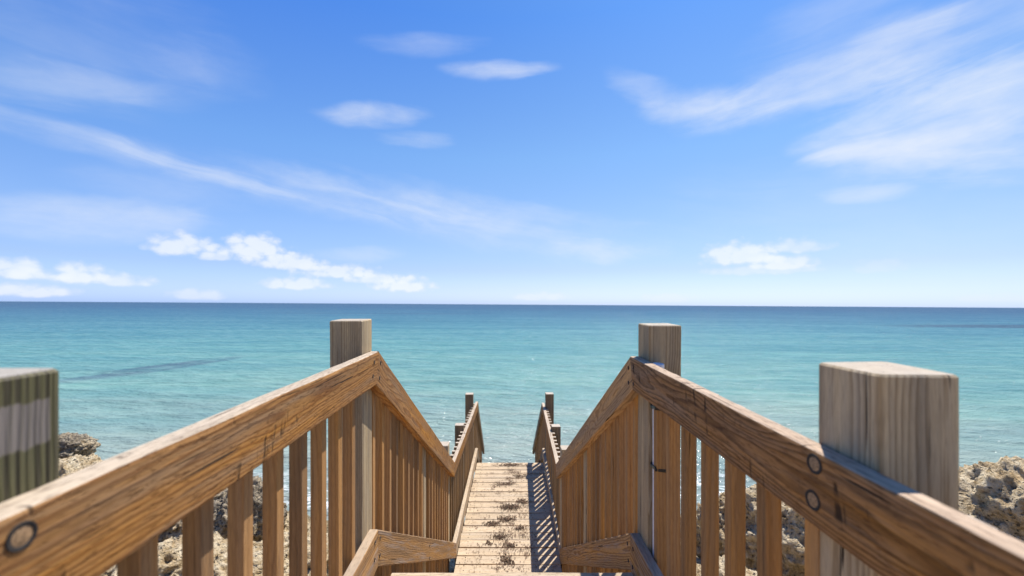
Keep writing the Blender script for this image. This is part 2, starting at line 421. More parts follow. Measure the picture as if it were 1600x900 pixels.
# upper walkway, sunlit side on the left
ylist = [1.622 - .1350 * k for k in range(0, 17)]
ylist = [y for y in ylist if not (0.37 < y < 0.56)]
axl = lambda p: (p.z, p.y - 0.418, p.x)
upL, upL_h, upL_k = rail_run('railing', 'sunlit orange brown level railing whose near post is streaked green with algae', AL, BL, KAL, KBL, -1, 'rail', 'kick',
    ylist, [(0.432, zpix(576, .555), -1.75, 'post_green', .13, None, 0), (1.742, zpix(500, 1.80), -2.4, 'post', .137, None, 0)],
    m1=HR * TAN15, t=0.040, t0=.058, bb=-0.10, nseg=70, group=G_UP, wane=0.010)
ylist = [1.638, 1.518, 1.385, 1.246, 1.111, 0.973, 0.812] + [0.55 - .1365 * k for k in range(9)]
upR, upR_h, upR_k = rail_run('railing', 'shaded dark brown level railing with two big ringed bolts before its thick near post', AR, BR, KAR, KBR, 1, 'rail_brown', 'kick',
    ylist, [(0.684, zpix(574, .755), -1.75, 'post', .137, None, 0.0), (1.728, zpix(507, 1.79), -2.4, 'post', .136, None, -0.012)],
    m1=HR * TAN15, t=0.042, bb=-0.10, nseg=70, group=G_UP, wane=0.004)
# descending flight
fy = [1.90 + .1375 * k for k in range(0, 19)]
fyl = [y for y in fy if not (3.05 < y < 3.24)]
SL = (BL.z - CL.z) / (CL.y - BL.y)
flL, flL_h, flL_k = rail_run('railing', 'sunlit sloping railing with a swirling grain handrail, going down from the pale cracked post', BL, CL, KBL, KCL, -1, 'rail', 'kick',
    fyl, [(3.08, at_y(BL, CL, 3.1).z - .06, -3.6, 'post', .10, None, 0)], m0=HR * TAN15, m1=HR * TAN15, t=0.046, slope=SL, bb=-0.16, nseg=40, group=G_FL)
flR, flR_h, flR_k = rail_run('railing', 'shaded sloping railing with split handrail, going down from the post with the white pipe', BR, CR, KBR, KCR, 1, 'rail_tan', 'kick',
    fyl, [(3.08, at_y(BR, CR, 3.1).z - .06, -3.6, 'post', .10, None, 0)], m0=HR * TAN15, m1=HR * TAN15, t=0.044, slope=SL, bb=-0.16, nseg=40, group=G_FL)
# landing
ly = [4.62 + .1375 * k for k in range(0, 19)]
laL, laL_h, laL_k = rail_run('railing', 'sunlit pale railing along the clear edge of the seaweed strewn landing', CL, DL, KCL, KDL, -1, 'rail', 'deck',
    ly, [(4.40, zpix(694, 4.45), -3.9, 'post', .13, None, 0), (5.66, zpix(663.5, 5.7), -4.3, 'post_shaded', .12, None, 0), (6.86, zpix(615.5, 6.9), -4.7, 'post_shaded', .13, None, 0)],
    m0=HR * TAN15, m1=HR * TAN15, t=0.045, bb=-0.12, nseg=20, group=G_LA, zig=1, kh=0.15, bmat='baluster_shaded')
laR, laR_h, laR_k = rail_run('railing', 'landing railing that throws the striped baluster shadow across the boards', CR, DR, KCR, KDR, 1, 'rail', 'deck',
    ly, [(4.40, zpix(700, 4.45), -3.9, 'post', .13, None, 0), (5.66, zpix(665.5, 5.7), -4.3, 'post_shaded', .12, None, 0), (6.86, zpix(615, 6.9), -4.7, 'post_shaded', .13, None, 0)],
    m0=HR * TAN15, m1=HR * TAN15, t=0.045, bb=-0.12, nseg=20, group=G_LA, zig=1, kh=0.15, bmat='baluster_shaded')
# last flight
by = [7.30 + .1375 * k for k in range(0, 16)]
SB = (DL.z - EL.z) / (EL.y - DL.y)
boL, boL_h, boL_k = rail_run('railing', 'far steep railing down to the water, on the sunlit side of the landing', DL, EL, KDL, KEL, -1, 'post_shaded', 'post_shaded',
    by, [(9.35, EL.z + .02, -5.2, 'post_shaded', .13, None, 0)], m0=HR * TAN15, t=0.045, slope=SB, bb=-0.12, nseg=16, group=G_BO, bmat='baluster_shaded')
boR, boR_h, boR_k = rail_run('railing', 'far steep railing down to the water, beside the striped shadow', DR, ER, KDR, KER, 1, 'post_shaded', 'post_shaded',
    by, [(9.35, ER.z + .02, -5.2, 'post_shaded', .13, None, 0)], m0=HR * TAN15, t=0.045, slope=SB, bb=-0.12, nseg=16, group=G_BO, bmat='baluster_shaded')

# bolts and nail heads on the boards
def on_rail(a, b, x, y, vpx):
    """point on the inner face of a rail seen at pixel x, y"""
    lo, hi = a, b
    for _ in range(60):
        mid = (lo + hi) / 2
        px = CX + mid.x / mid.y * F_PX if mid.y > 0.02 else (-1e6 if mid.x < 0 else 1e6)
        if (px < x) == (mid.x < 0): lo = mid
        else: hi = mid
    d = mid.y
    return Vector((mid.x, d, zpix(y, d)))
bolt(upL_h, on_rail(AL, BL, 34, 838, 787), -1, 0.0128, squash=1.0)
for (x, y) in ((584.6, 566), (582.8, 588)):
    bolt(upL_h, on_rail(AL, BL, x, y, 787), -1, 0.0085, ring=False)
for (x, y) in ((1272.5, 725), (1270, 781.5)):
    bolt(upR_h, on_rail(AR, BR, x, y, 778), 1, 0.0145)
for (x, y) in ((989.5, 573.5), (990, 600)):
    bolt(upR_h, on_rail(AR, BR, x, y, 778), 1, 0.0085, ring=False)
for (x, y) in ((594.6, 567), (593.0, 591)):
    bolt(flL_h, on_rail(BL, CL, x, y, 0), -1, 0.009, ring=False)
for (x, y) in ((982.0, 575), (982.2, 598)):
    bolt(flR_h, on_rail(BR, CR, x, y, 0), 1, 0.009, ring=False)
for k_, a, b, s, pts in ((upL_k, KAL, KBL, -1, ((586.0, 848), (585.2, 875))), (flL_k, KBL, KCL, -1, ((594, 841), (593.4, 868), (671, 853), (671, 872), (711, 852), (711, 869))),
                         (upR_k, KAR, KBR, 1, ((989, 858), (988.5, 886))), (flR_k, KBR, KCR, 1, ((980.5, 849), (982, 876), (886.5, 874)))):
    for (x, y) in pts:
        bolt(k_, on_rail(a, b, x, y, 0), s, 0.0085, ring=False)

# ------------------------------------------------------------------ decks and treads
def deck_boards(mb, y0, y1, xl, xr, z, bw=0.138, gap=0.006, nails=True, wobz=0.002, short=None, th=0.034):
    y = y1; i = 0
    while y - bw > y0 - 1e-4:
        zz = z + random.gauss(0, wobz * .6)
        a, b = xl(y) + random.uniform(-.004, .004), xr(y) + random.uniform(-.004, .004)
        if short and i == 0: a, b = short
        n = 12
        tilt = random.gauss(0, .0012)
        q = lambda x: [(x, y - bw, zz + tilt), (x, y, zz - tilt), (x, y, zz - th), (x, y - bw, zz - th)]
        mb.loft(q(a), q(b), n, 0.005, None, 0.0034)
        if nails:
            for fx in (.08, .5, .92):
                for fy_ in (.25, .75):
                    c = (a + (b - a) * fx + random.gauss(0, .006), y - bw * fy_ + random.gauss(0, .008), zz + .001)
                    mb.disc(c, (0, 0, 1), (1, 0, 0), .005, [(.0055, -.002, 1), (.005, .0015, 1)], seg=8)
        y -= bw + gap * random.uniform(.55, 1.45); i += 1
    return mb

def side_x(a, b, off):
    return lambda y: at_y(a, b, max(y, a.y)).x + off

# upper walkway deck: boards run across, its nosing is the strip at the bottom of the photo
ZU = zpix(893.5, 1.80)
up = thing('walkway_deck', 'pale board deck edge at the top of the stairs, between the two kick boards', 'deck', W((0, 0.2, ZU)))
mb = MB(); deck_boards(mb, -2.4, 1.80, lambda y: -.62, lambda y: .64, ZU, short=(P(612, 893, 1.80).x, P(987, 893, 1.80).x)); mb.build('decking', [M['deck'], M['rim']], up)
for sx in (-.60, .60):
    mb = MB(); mb.box((sx - .019, -2.4, ZU - .24), (sx + .019, 1.66, ZU - .04), 'y', 6, .003); mb.build('joist', M['frame'], up)
mb = MB(); mb.box((-.575, 1.62, ZU - .24), (.575, 1.655, ZU - .042), 'x', 6, .003); mb.build('rim_joist', M['frame'], up)

ZL = zpix(722.8, 6.93)
NR = 9
rise = (ZU - ZL) / NR
st = thing('staircase', 'wooden stair flight hidden between the sloping railings, above the landing', 'stairs', W((0, 3, ZL)))
run = .2545
for k in range(1, NR):
    mb = MB(); y0 = 1.775 + run * (k - 1) - .02; z = ZU - rise * k
    f = k / NR
    xl = -.52 + .0 * f; xr = .55
    mb.box((xl, y0, z - .036), (xr, y0 + .13, z), 'x', 8, .004, .001); mb.box((xl, y0 + .136, z - .036), (xr, y0 + .27, z), 'x', 8, .004, .001)
    mb.build('tread', M['deck'], st)
for sx in (-.515, .545):
    mb = MB()
    t_ = Vector((sx, 1.665, ZU - .06)); e_ = Vector((sx, 4.22, ZL - .06))
    mb.loft(quad(t_, math.copysign(1, sx), .038, .30), quad(e_, math.copysign(1, sx), .038, .30), 8, .003)
    mb.build('stringer', M['frame'], st)

la = thing('landing_deck', 'lower landing of pale bleached boards scattered with dry brown seaweed', 'deck', W((0, 5.6, ZL)))
lx = lambda y: (KCL.lerp(KDL, (y - KCL.y) / (KDL.y - KCL.y))).x + .004
rx = lambda y: (KCR.lerp(KDR, (y - KCR.y) / (KDR.y - KCR.y))).x - .004
mb = MB(); deck_boards(mb, 3.95, 6.93, lx, rx, ZL, bw=.135, gap=.0095); mb.build('decking', [M['deck'], M['rim']], la)
for f in (0.03, .5, .97):
    mb = MB()
    a0 = lx(4.2) + (rx(4.2) - lx(4.2)) * f; a1 = lx(6.9) + (rx(6.9) - lx(6.9)) * f
    mb.loft(quad(Vector((a0, 4.05, ZL - .042)), 1, .038, .19), quad(Vector((a1, 6.88, ZL - .042)), 1, .038, .19), 6, .003)
    mb.build('joist', M['frame'], la)
for y in (4.3, 6.75):
    mb = MB(); mb.box((lx(y) - .05, y, ZL - .42), (rx(y) + .05, y + .045, ZL - .236), 'x', 6, .003); mb.build('beam', M['frame'], la)

lf = thing('staircase', 'last wooden steps from the landing down to the water, hidden beyond its edge', 'stairs', W((.05, 8.2, -4.8)))
for k in range(1, 9):
    y0 = 6.96 + .262 * (k - 1); z = ZL - .19 * k
    p = at_y(KDL, KEL, y0 + .2); q_ = at_y(KDR, KER, y0 + .2)
    mb = MB(); mb.box((p.x, y0, z - .036), (q_.x, y0 + .26, z), 'x', 6, .004); mb.build('tread', M['deck'], lf)
for (a, b, s) in ((KDL, KEL, -1), (KDR, KER, 1)):
    mb = MB(); d = Vector((0, 0, -.20)); mb.loft(quad(a + d + Vector((-s * .03, 0, 0)), -s, .03, .28), quad(b + d + Vector((-s * .03, 0, 0)), -s, .03, .28), 6, .003); mb.build('stringer', M['frame'], lf)

# ------------------------------------------------------------------ pipe strapped to the far post
px, py = .641, 1.700
pz1 = zpix(569, py); pz0 = -1.75
pipe = thing('drain_pipe', 'white plastic pipe strapped upright behind the balusters with black ties', 'pipe', W((px, py, pz0)))
mb = MB()
mb.disc((px, py, pz0), (0, 0, 1), (1, 0, 0), .021, [(.021, 0, 0), (.021, pz1 - pz0 - .03, 0), (.0245, pz1 - pz0 - .03, 0), (.0245, pz1 - pz0, 0), (.0215, pz1 - pz0 + .003, 0), (.019, pz1 - pz0 - .012, 0)], seg=28)
mb.build('pipe_body', M['pvc'], pipe, sharp=40)
def tie(z, name='cable_tie'):
    mb = MB(); r = .0262
    prof = [(-.004, 0), (.004, 0)]
    vs = []; fs = []; seg = 28
    for k in range(seg):
        t = 2 * math.pi * k / seg
        for (rr, zz) in ((r, -.006), (r + .004, -.006), (r + .004, .006), (r, .006)):
            ex = 1.0
            vs.append((px + math.cos(t) * rr * ex, py + math.sin(t) * rr * .86, z + zz + .004 * math.cos(t)))
    for k in range(seg):
        a = k * 4; b = ((k + 1) % seg) * 4
        for j in range(4): fs.append((a + j, a + (j + 1) % 4, b + (j + 1) % 4, b + j))
    mb.raw_add(vs, fs)
    # lock and tail crossing in front of the baluster edge
    mb.loft([(px - .034, py - .055, z + .012), (px - .028, py - .055, z + .014), (px - .028, py - .055, z - .002), (px - .034, py - .055, z)],
            [(px - .030, py - .012, z + .004), (px - .024, py - .012, z + .005), (px - .024, py - .012, z - .008), (px - .030, py - .012, z - .008)], 4, .001)
    mb.loft([(px - .036, py - .058, z + .010), (px - .036, py - .062, z + .010), (px - .036, py - .062, z - .002), (px - .036, py - .058, z - .002)],
            [(px + .030, py - .066, z + .004), (px + .030, py - .070, z + .004), (px + .030, py - .070, z - .009), (px + .030, py - .066, z - .009)], 5, .001, None, .003)
    return mb.build(name, M['black'], pipe, sharp=40)
tie(zpix(639, 1.65)); tie(zpix(734, 1.65))

# ------------------------------------------------------------------ dry seaweed on the landing
def strip(mb, c, rad, mat=0, h=.02, wid=.004):
    a = random.uniform(0, 6.28); L = random.uniform(.5, 1.3) * rad; n = 5
    p = Vector(c); curl = random.gauss(0, .8)
    vs = []; fs = []; z0 = random.uniform(0.004, h)
    for i in range(n):
        s = i / (n - 1)
        d = Vector((math.cos(a), math.sin(a), 0)); nrm = Vector((-d.y, d.x, random.gauss(0, .5)))
        z = z0 * (1 - (2 * s - 1) ** 2) + .003 + random.uniform(0, .003)
        q = Vector((p.x, p.y, c[2] + z)); w = wid * (1 - .6 * abs(2 * s - 1)) * random.uniform(.7, 1.3)
        vs += [q - nrm * w, q + nrm * w, q + Vector((0, 0, w * .9))]
        p = p + d * L / n; a += curl + random.gauss(0, .35)
    for i in range(n - 1):
        b = i * 3
        fs += [(b, b + 1, b + 4, b + 3), (b + 1, b + 2, b + 5, b + 4), (b + 2, b, b + 3, b + 5)]
    mb.raw_add(vs, fs, mat)
def land(x, y):                             # photo pixel -> landing surface
    d = ZL * F_PX / -(y - CY); return Vector(((x - CX) / F_PX * d, d, ZL))
clumps = [
    (792, 876, .085, .050, 90, 'small dark tangle of dry seaweed lying alone on the boards nearest the stairs'),
    (797, 793, .165, .055, 190, 'widest long drift of dry seaweed across the middle of the landing boards'),
    (792, 812, .14, .05, 110, 'dry seaweed tangle just nearer than the widest drift on the landing'),
    (770, 819, .12, .035, 80, 'thin dry seaweed spread towards the clear edge of the landing'),
    (817, 784, .10, .05, 80, 'dry seaweed heap beside the striped shadow, behind the widest drift'),
    (798, 727, .19, .045, 110, 'dry seaweed strewn on the far end boards of the landing'),
    (780, 840, .08, .035, 60, 'curled dry seaweed sprig in the middle of the nearer landing boards'),
    (763, 850, .05, .03, 30, 'little dark dry seaweed curl near the clear edge of the landing'),
    (790, 757, .15, .035, 70, 'faint dry seaweed smear on the paler far boards of the landing'),
    (812, 745, .11, .04, 60, 'dry seaweed patch beside the striped shadow near the far end of the landing'),
    (812, 826, .09, .035, 50, 'dry seaweed scraps lying against the striped shadow in the middle of the landing'),
    (797, 853, .09, .035, 60, 'reddish dry seaweed patch on the nearer boards of the landing'),
]
for (x, y, rx_, ry_, n, lab) in clumps:
    c = land(x, y); mb = MB()
    for i in range(int(n * 2.0)):
        u = random.gauss(0, .45); v = random.gauss(0, .45)
        strip(mb, (c.x + u * rx_, c.y + v * ry_ * 1.7, c.z), random.uniform(.012, .04), random.choice((0, 0, 1)), .012, .0042)
    o = mb.build('seaweed_clump', [M['weed'], M['weed2']], None, W(c), sharp=60)
    tag(o, lab, 'seaweed', 'dry seaweed clumps on the landing')
mb = MB()
for i in range(2300):
    y = random.uniform(4.1, 6.88)
    c0, c1 = lx(y) + .03, rx(y) - .03
    k = min(1, max(0, random.gauss(.55, .24))); x = c0 + (c1 - c0) * k
    if noise.noise((x * 5, y * 6, 3.3)) < 0.12 and random.random() < .88: continue
    for j in range(random.choice((1, 1, 2, 4))):
        strip(mb, (x + random.gauss(0, .02), y + random.gauss(0, .015), ZL), random.uniform(.008, .035), random.choice((0, 1, 1)), .006, .0034)
o = mb.build('seaweed_litter', [M['weed'], M['weed2']], None, None, sharp=60)
tag(o, 'fine bits of dry brown seaweed scattered over the pale landing boards', 'seaweed', None, 'stuff')

# ------------------------------------------------------------------ rock and ground materials
def rock_mat(name, dark=False, tan=False):
    m, t, b = new_mat(name)
    pos = t.add('ShaderNodeNewGeometry').outputs['Position']
    oi = t.add('ShaderNodeObjectInfo').outputs['Random']
    p2 = t.vmath('ADD', pos, t.comb(t.math('MULTIPLY', oi, 37.0), 0.0, 0.0))
    n1 = t.noise(p2, 1.6, 6.0, 0.65); n2 = t.noise(p2, 7.0, 6.0, 0.7); n3 = t.noise(p2, 30.0, 4.0, 0.7)
    base = t.ramp(n2, [(0.27, (0.17, 0.11, 0.052)), (0.40, (0.48, 0.345, 0.185)), (0.52, (0.72, 0.575, 0.37)), (0.72, (0.84, 0.73, 0.53))])
    och = t.smooth(n1, 0.52, 0.68)
    base = t.mix(t.math('MULTIPLY', och, .65), base, (0.46, 0.29, 0.12))
    gm = t.smooth(t.math('ADD', t.math('MULTIPLY', n1, .55), t.math('MULTIPLY', n3, .45)), 0.50 - .10 * dark, 0.60 - .06 * dark)
    gsel = t.smooth(oi, 0.6, 1.0, 0.10, .8) if not dark else .85
    if tan: gsel = .12
    base = t.mix(t.math('MULTIPLY', gm, gsel), base, t.mix(n3, (0.125, 0.105, 0.08), (0.34, 0.29, 0.23)))
    wn = t.add('ShaderNodeTexNoise'); t.l.new(p2, wn.inputs['Vector']); wn.inputs['Scale'].default_value = 14.0; wn.inputs['Detail'].default_value = 3.0
    pv = t.voro(t.vmath('ADD', p2, t.vmath('MULTIPLY', wn.outputs['Color'], (0.09, 0.09, 0.09))), 15.0)['Distance']
    pit = t.smooth(pv, 0.10, 0.32, 1.0, 0.0)
    pm = t.math('MULTIPLY', pit, t.smooth(n2, 0.36, 0.54))
    base = t.mix(t.math('MULTIPLY', pm, .85), base, (0.045, 0.038, 0.032))
    sp = t.smooth(n3, 0.60 - .06 * dark, 0.68 - .05 * dark)
    base = t.mix(t.math('MULTIPLY', sp, .7), base, (0.07, 0.062, 0.055))
    z = t.xyz(pos)[2]
    wl = t.smooth(t.math('ADD', z, t.math('MULTIPLY', n1, .9)), 0.55, 1.1, 1.0, 0.0)
    base = t.mix(t.math('MULTIPLY', wl, .75), base, t.mix(n2, (0.055, 0.045, 0.025), (0.17, 0.12, 0.05)))
    t.l.new(base, b.inputs['Base Color']); b.inputs['Roughness'].default_value = 0.85
    b.inputs['Specular IOR Level'].default_value = 0.25
    h = t.math('ADD', t.math('MULTIPLY', n2, 1.0), t.math('MULTIPLY', n3, .55))
    h = t.math('SUBTRACT', h, t.math('MULTIPLY', pit, .7))
    t.l.new(t.bump(h, 0.13, 1.0), b.inputs['Normal'])
    return m
M['rock'] = rock_mat('pitted_limestone')
M['rock_tan'] = rock_mat('tan_limestone', tan=True)
M['rock_dark'] = rock_mat('dark_weathered_limestone', dark=True)

def sstep(a, b, x):
    k = max(0., min(1., (x - a) / (b - a))); return k * k * (3 - 2 * k)

def boulder_mesh(seed, sub=6):
    bm = bmesh.new(); bmesh.ops.create_icosphere(bm, subdivisions=sub, radius=1.0)
    o = Vector((seed * 13.7, seed * 5.1, seed * 9.3))
    for v in bm.verts:
        n = v.co.normalized(); p = n + o
        # blocky: planes cut from the sphere
        r = 1.0 + .34 * noise.noise(p * 1.05) + .16 * noise.noise(p * 2.3)
        r += .10 * (1 - 2 * abs(noise.noise(p * 3.6 + Vector((3, 1, 7)))))
        r += .12 * (noise.ridged_multi_fractal(p * 2.6, .9, 2.2, 4, .9, 1.6) - 1.0) + .085 * noise.fractal(p * 9.0, .8, 2.2, 4)
        q = p * 4.2 + noise.noise_vector(p * 3) * .35
        d1 = noise.voronoi(q)[0][0]
        r -= .19 * (1 - sstep(.06, .42, d1)) * sstep(-.25, .3, noise.noise(p * 1.7 + Vector((9, 9, 9))))
        q = p * 10.5 + noise.noise_vector(p * 6) * .4
        d2 = noise.voronoi(q)[0][0]
        r -= .085 * (1 - sstep(.08, .42, d2)) * sstep(-.3, .2, noise.noise(p * 2.3 + Vector((2, 9, 4))))
        v.co = n * r
    me = bpy.data.meshes.new('boulder'); bm.to_mesh(me); bm.free()
    me.materials.append(M['rock'])
    me.polygons.foreach_set('use_smooth', [True] * len(me.polygons))
    return me
BM = [boulder_mesh(i + 1) for i in range(6)]

def PW(x, y, d):                            # world point for pixel x, y at world distance d
    return Vector(((x - 783) / F_PX * d, d, ZC - drop(y, d)))
rocks = [
    # px, py(centre), depth, (sx, sy, sz), rot, mesh, label
    (88, 712, 8.6, (.56, .55, .40), 0.4, 0, 'dark pitted boulder with an overhanging lip, right behind the algae stained post'),
    (112, 752, 7.9, (.52, .5, .30), 2.1, 1, 'pinkish pale boulder right under the overhanging dark one'),
    (190, 800, 7.2, (.9, .8, .5), 1.0, 2, 'broad boulder hidden below the sunlit handrail'),
    (318, 800, 6.9, (.62, .6, .45), 3.3, 3, 'grey boulder at the upper end of the gap before the dark pitted rock'),
    (392, 800, 6.6, (.46, .5, .48), 5.0, 4, 'dark deeply pitted boulder seen between balusters, against the water'),
    (446, 836, 7.2, (.40, .45, .30), 0.9, 5, 'small tan boulder at the water edge seen between balusters'),
    (250, 905, 4.9, (.62, .5, .36), 4.2, 1, 'cream boulder seen under the sunlit handrail between the two nearest balusters'),
    (345, 905, 5.2, (.75, .6, .42), 0.2, 0, 'bright cream slab boulder below the dark pitted rock, between balusters'),
    (452, 900, 5.7, (.70, .6, .46), 2.6, 2, 'pale smooth topped boulder beside the cracked pale post'),
    (1622, 836, 5.8, (1.0, .9, .94), 3.4, 1, 'large tan boulder standing against the water behind the thick near post'),
    (1480, 842, 6.6, (.72, .6, .62), 4.4, 5, 'grey pitted boulder just behind the thick near post'),
    (1330, 850, 6.2, (.8, .7, .62), 2.9, 4, 'boulder hidden behind the dark brown handrail'),
    (1222, 838, 5.6, (.62, .6, .60), 0.7, 0, 'hollowed white and grey boulder seen between balusters by the two big bolts'),
    (1148, 832, 6.3, (.46, .5, .52), 5.6, 2, 'cream boulder with dark holes seen between the middle balusters'),
    (1098, 838, 6.9, (.36, .4, .40), 3.9, 1, 'small pitted boulder at the water edge nearest the white pipe'),
    (1080, 930, 5.2, (.5, .5, .40), 1.7, 3, 'low cream boulder at the foot of the balusters by the white pipe'),
    (1190, 960, 4.7, (.7, .5, .36), 2.2, 5, 'low mossy boulder below the hollowed white one'),
]
for (x, y, d, sc, rz, k, lab) in rocks:
    o = bpy.data.objects.new('boulder', BM[k]); COL.objects.link(o)
    o.location = PW(x, y, d); o.scale = sc; o.rotation_euler = (random.uniform(-.2, .2), random.uniform(-.2, .2), rz)
    if 'dark' in lab.split(',')[0].split(' in ')[0][:22] or 'grey' in lab[:12]:
        o.material_slots[0].link = 'OBJECT'; o.material_slots[0].material = M['rock_dark']
    if lab.startswith(('large tan', 'bright cream', 'cream', 'low cream', 'pale smooth')):
        o.material_slots[0].link = 'OBJECT'; o.material_slots[0].material = M['rock_tan']
    tag(o, lab, 'boulder', 'limestone boulders on the shore')

# ground: rocky bank falling into the water
def ground():
    xs = [-60, -40, -28, -20, -15] + [-12 + .09 * i for i in range(267)] + [15, 20, 28, 40, 60]
    ys = [-60, -40, -25, -15, -8, -5, -3, -2] + [-1 + .09 * i for i in range(150)] + [13, 15, 18, 24, 34]
    vs = []
    for y in ys:
        for x in xs:
            z = ZC - ground_drop(y)
            k = sstep(-3, 0, y) * (1 - sstep(13, 18, y))
            p = Vector((x, y, 0))
            ch = .55 + .45 * sstep(.8, 2.2, abs(x))
            z += k * ch * (.34 * noise.noise(p * .75) + .20 * (1 - 2 * abs(noise.noise(p * 1.6))) - .1)
            if -12 <= x <= 12 and k > .5:
                z += .07 * noise.fractal(p * 3.5, .9, 2.1, 4)
                d1 = noise.voronoi(p * 3.1 + noise.noise_vector(p * 2) * .4)[0][0]
                z -= .10 * (1 - sstep(.05, .4, d1))
            if y < 1.9 and abs(x) < 1.2: z = min(z, ZC - 1.8)
            vs.append((x, y, z))
    n = len(xs)
    fs = [(j * n + i, j * n + i + 1, (j + 1) * n + i + 1, (j + 1) * n + i) for j in range(len(ys) - 1) for i in range(n - 1)]
    me = bpy.data.meshes.new('ground'); me.from_pydata(vs, [], fs); me.materials.append(M['rock_tan'])
    me.polygons.foreach_set('use_smooth', [True] * len(fs))
    o = bpy.data.objects.new('ground', me); COL.objects.link(o); o['kind'] = 'structure'
ground()

# ------------------------------------------------------------------ sea
def sea_mat():
    m, t, b = new_mat('shallow_gulf_water')
    pos = t.add('ShaderNodeNewGeometry').outputs['Position']
    x, y, z = t.xyz(pos)
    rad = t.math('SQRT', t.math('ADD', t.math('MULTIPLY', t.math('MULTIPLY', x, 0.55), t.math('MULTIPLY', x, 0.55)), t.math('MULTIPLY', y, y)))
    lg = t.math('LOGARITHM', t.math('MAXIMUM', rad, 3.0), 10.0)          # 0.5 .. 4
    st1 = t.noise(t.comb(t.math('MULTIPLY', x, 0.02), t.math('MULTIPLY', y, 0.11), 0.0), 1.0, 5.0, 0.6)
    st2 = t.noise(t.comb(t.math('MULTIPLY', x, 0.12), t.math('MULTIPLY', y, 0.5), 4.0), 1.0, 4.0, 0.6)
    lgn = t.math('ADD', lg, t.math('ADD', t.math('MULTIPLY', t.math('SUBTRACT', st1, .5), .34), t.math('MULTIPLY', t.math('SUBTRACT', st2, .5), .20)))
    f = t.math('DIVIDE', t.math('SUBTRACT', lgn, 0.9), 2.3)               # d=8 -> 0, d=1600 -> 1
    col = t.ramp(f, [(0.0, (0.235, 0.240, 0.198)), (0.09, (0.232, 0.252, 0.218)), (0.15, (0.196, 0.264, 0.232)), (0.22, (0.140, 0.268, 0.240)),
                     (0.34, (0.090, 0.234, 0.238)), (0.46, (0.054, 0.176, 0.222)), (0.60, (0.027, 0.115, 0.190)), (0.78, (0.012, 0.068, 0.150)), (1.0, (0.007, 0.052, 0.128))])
    # seagrass beds on the bottom
    def bed(cx, cy, hx, hy, slope, seed):
        dx = t.math('SUBTRACT', x, cx); dy = t.math('SUBTRACT', t.math('SUBTRACT', y, cy), t.math('MULTIPLY', dx, slope))
        nn = t.noise(t.comb(t.math('MULTIPLY', x, .35), t.math('MULTIPLY', y, .5), seed), 1.0, 4.0, .65)
        dy = t.math('ADD', dy, t.math('MULTIPLY', t.math('SUBTRACT', nn, .5), hy * 2.2))
        e = t.math('ADD', t.math('POWER', t.math('ABSOLUTE', t.math('DIVIDE', dx, hx)), 2.0), t.math('POWER', t.math('ABSOLUTE', t.math('DIVIDE', dy, hy)), 2.0))
        return t.math('MULTIPLY', t.smooth(e, .15, 1.15, 1.0, 0.0), t.smooth(nn, .3, .6, .45, 1.0))
    bn = t.noise(t.comb(t.math('MULTIPLY', x, .5), t.math('MULTIPLY', y, .35), 1.0), 1.0, 4.0, .65)
    by_ = t.math('SUBTRACT', y, 31.5); bx = t.math('SUBTRACT', t.math('ADD', x, 25.4), t.math('MULTIPLY', by_, .235))
    bx = t.math('ADD', bx, t.math('MULTIPLY', t.math('SUBTRACT', bn, .5), 3.2))
    be = t.math('ADD', t.math('POWER', t.math('ABSOLUTE', t.math('DIVIDE', bx, 2.0)), 2.0), t.math('POWER', t.math('ABSOLUTE', t.math('DIVIDE', by_, 7.5)), 2.0))
    s1 = t.math('MULTIPLY', t.smooth(be, .1, 1.2, 1.0, 0.0), t.smooth(bn, .3, .6, .4, 1.0))
    s2 = bed(135, 110, 42, 11, .12, 7.0)
    s3 = bed(-60, 210, 70, 14, 0.1, 3.0)
    sm = t.math('MAXIMUM', t.math('MULTIPLY', s1, .7), t.math('MAXIMUM', t.math('MULTIPLY', s2, .8), t.math('MULTIPLY', s3, .35)))
    col = t.mix(sm, col, (0.028, 0.052, 0.105))
    # waves
    def wv(sx, sy, det, rough, rot, seed):
        c, s = math.cos(rot), math.sin(rot)
        a = t.math('ADD', t.math('MULTIPLY', x, c * sx), t.math('MULTIPLY', y, s * sx))
        bb = t.math('ADD', t.math('MULTIPLY', x, -s * sy), t.math('MULTIPLY', y, c * sy))
        return t.noise(t.comb(a, bb, seed), 1.0, det, rough)
    w1 = wv(.10, .34, 2, .5, .10, 0.); w2 = wv(.45, 1.15, 3, .55, -.16, 5.); w3 = wv(1.7, 3.9, 3, .6, .2, 9.); w4 = wv(6, 11, 2, .6, -.1, 12.)
    h = t.math('ADD', t.math('MULTIPLY', w1, .75), t.math('MULTIPLY', w2, .40))
    h = t.math('ADD', h, t.math('MULTIPLY', w3, .16)); h = t.math('ADD', h, t.math('MULTIPLY', w4, .045))
    nb = t.bump(h, 1.0, 1.0)
    # sky reflection and shade of wave faces and backs, painted into the water colour
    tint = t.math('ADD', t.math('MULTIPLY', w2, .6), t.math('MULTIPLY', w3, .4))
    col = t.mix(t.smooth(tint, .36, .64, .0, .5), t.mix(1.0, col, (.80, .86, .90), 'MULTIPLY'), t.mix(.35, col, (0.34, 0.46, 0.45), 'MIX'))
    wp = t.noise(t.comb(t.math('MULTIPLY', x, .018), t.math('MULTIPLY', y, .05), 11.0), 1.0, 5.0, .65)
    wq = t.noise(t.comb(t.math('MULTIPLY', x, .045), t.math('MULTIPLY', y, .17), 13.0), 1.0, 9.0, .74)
    wm = t.math('ADD', t.math('MULTIPLY', wp, .35), t.math('MULTIPLY', wq, .65))
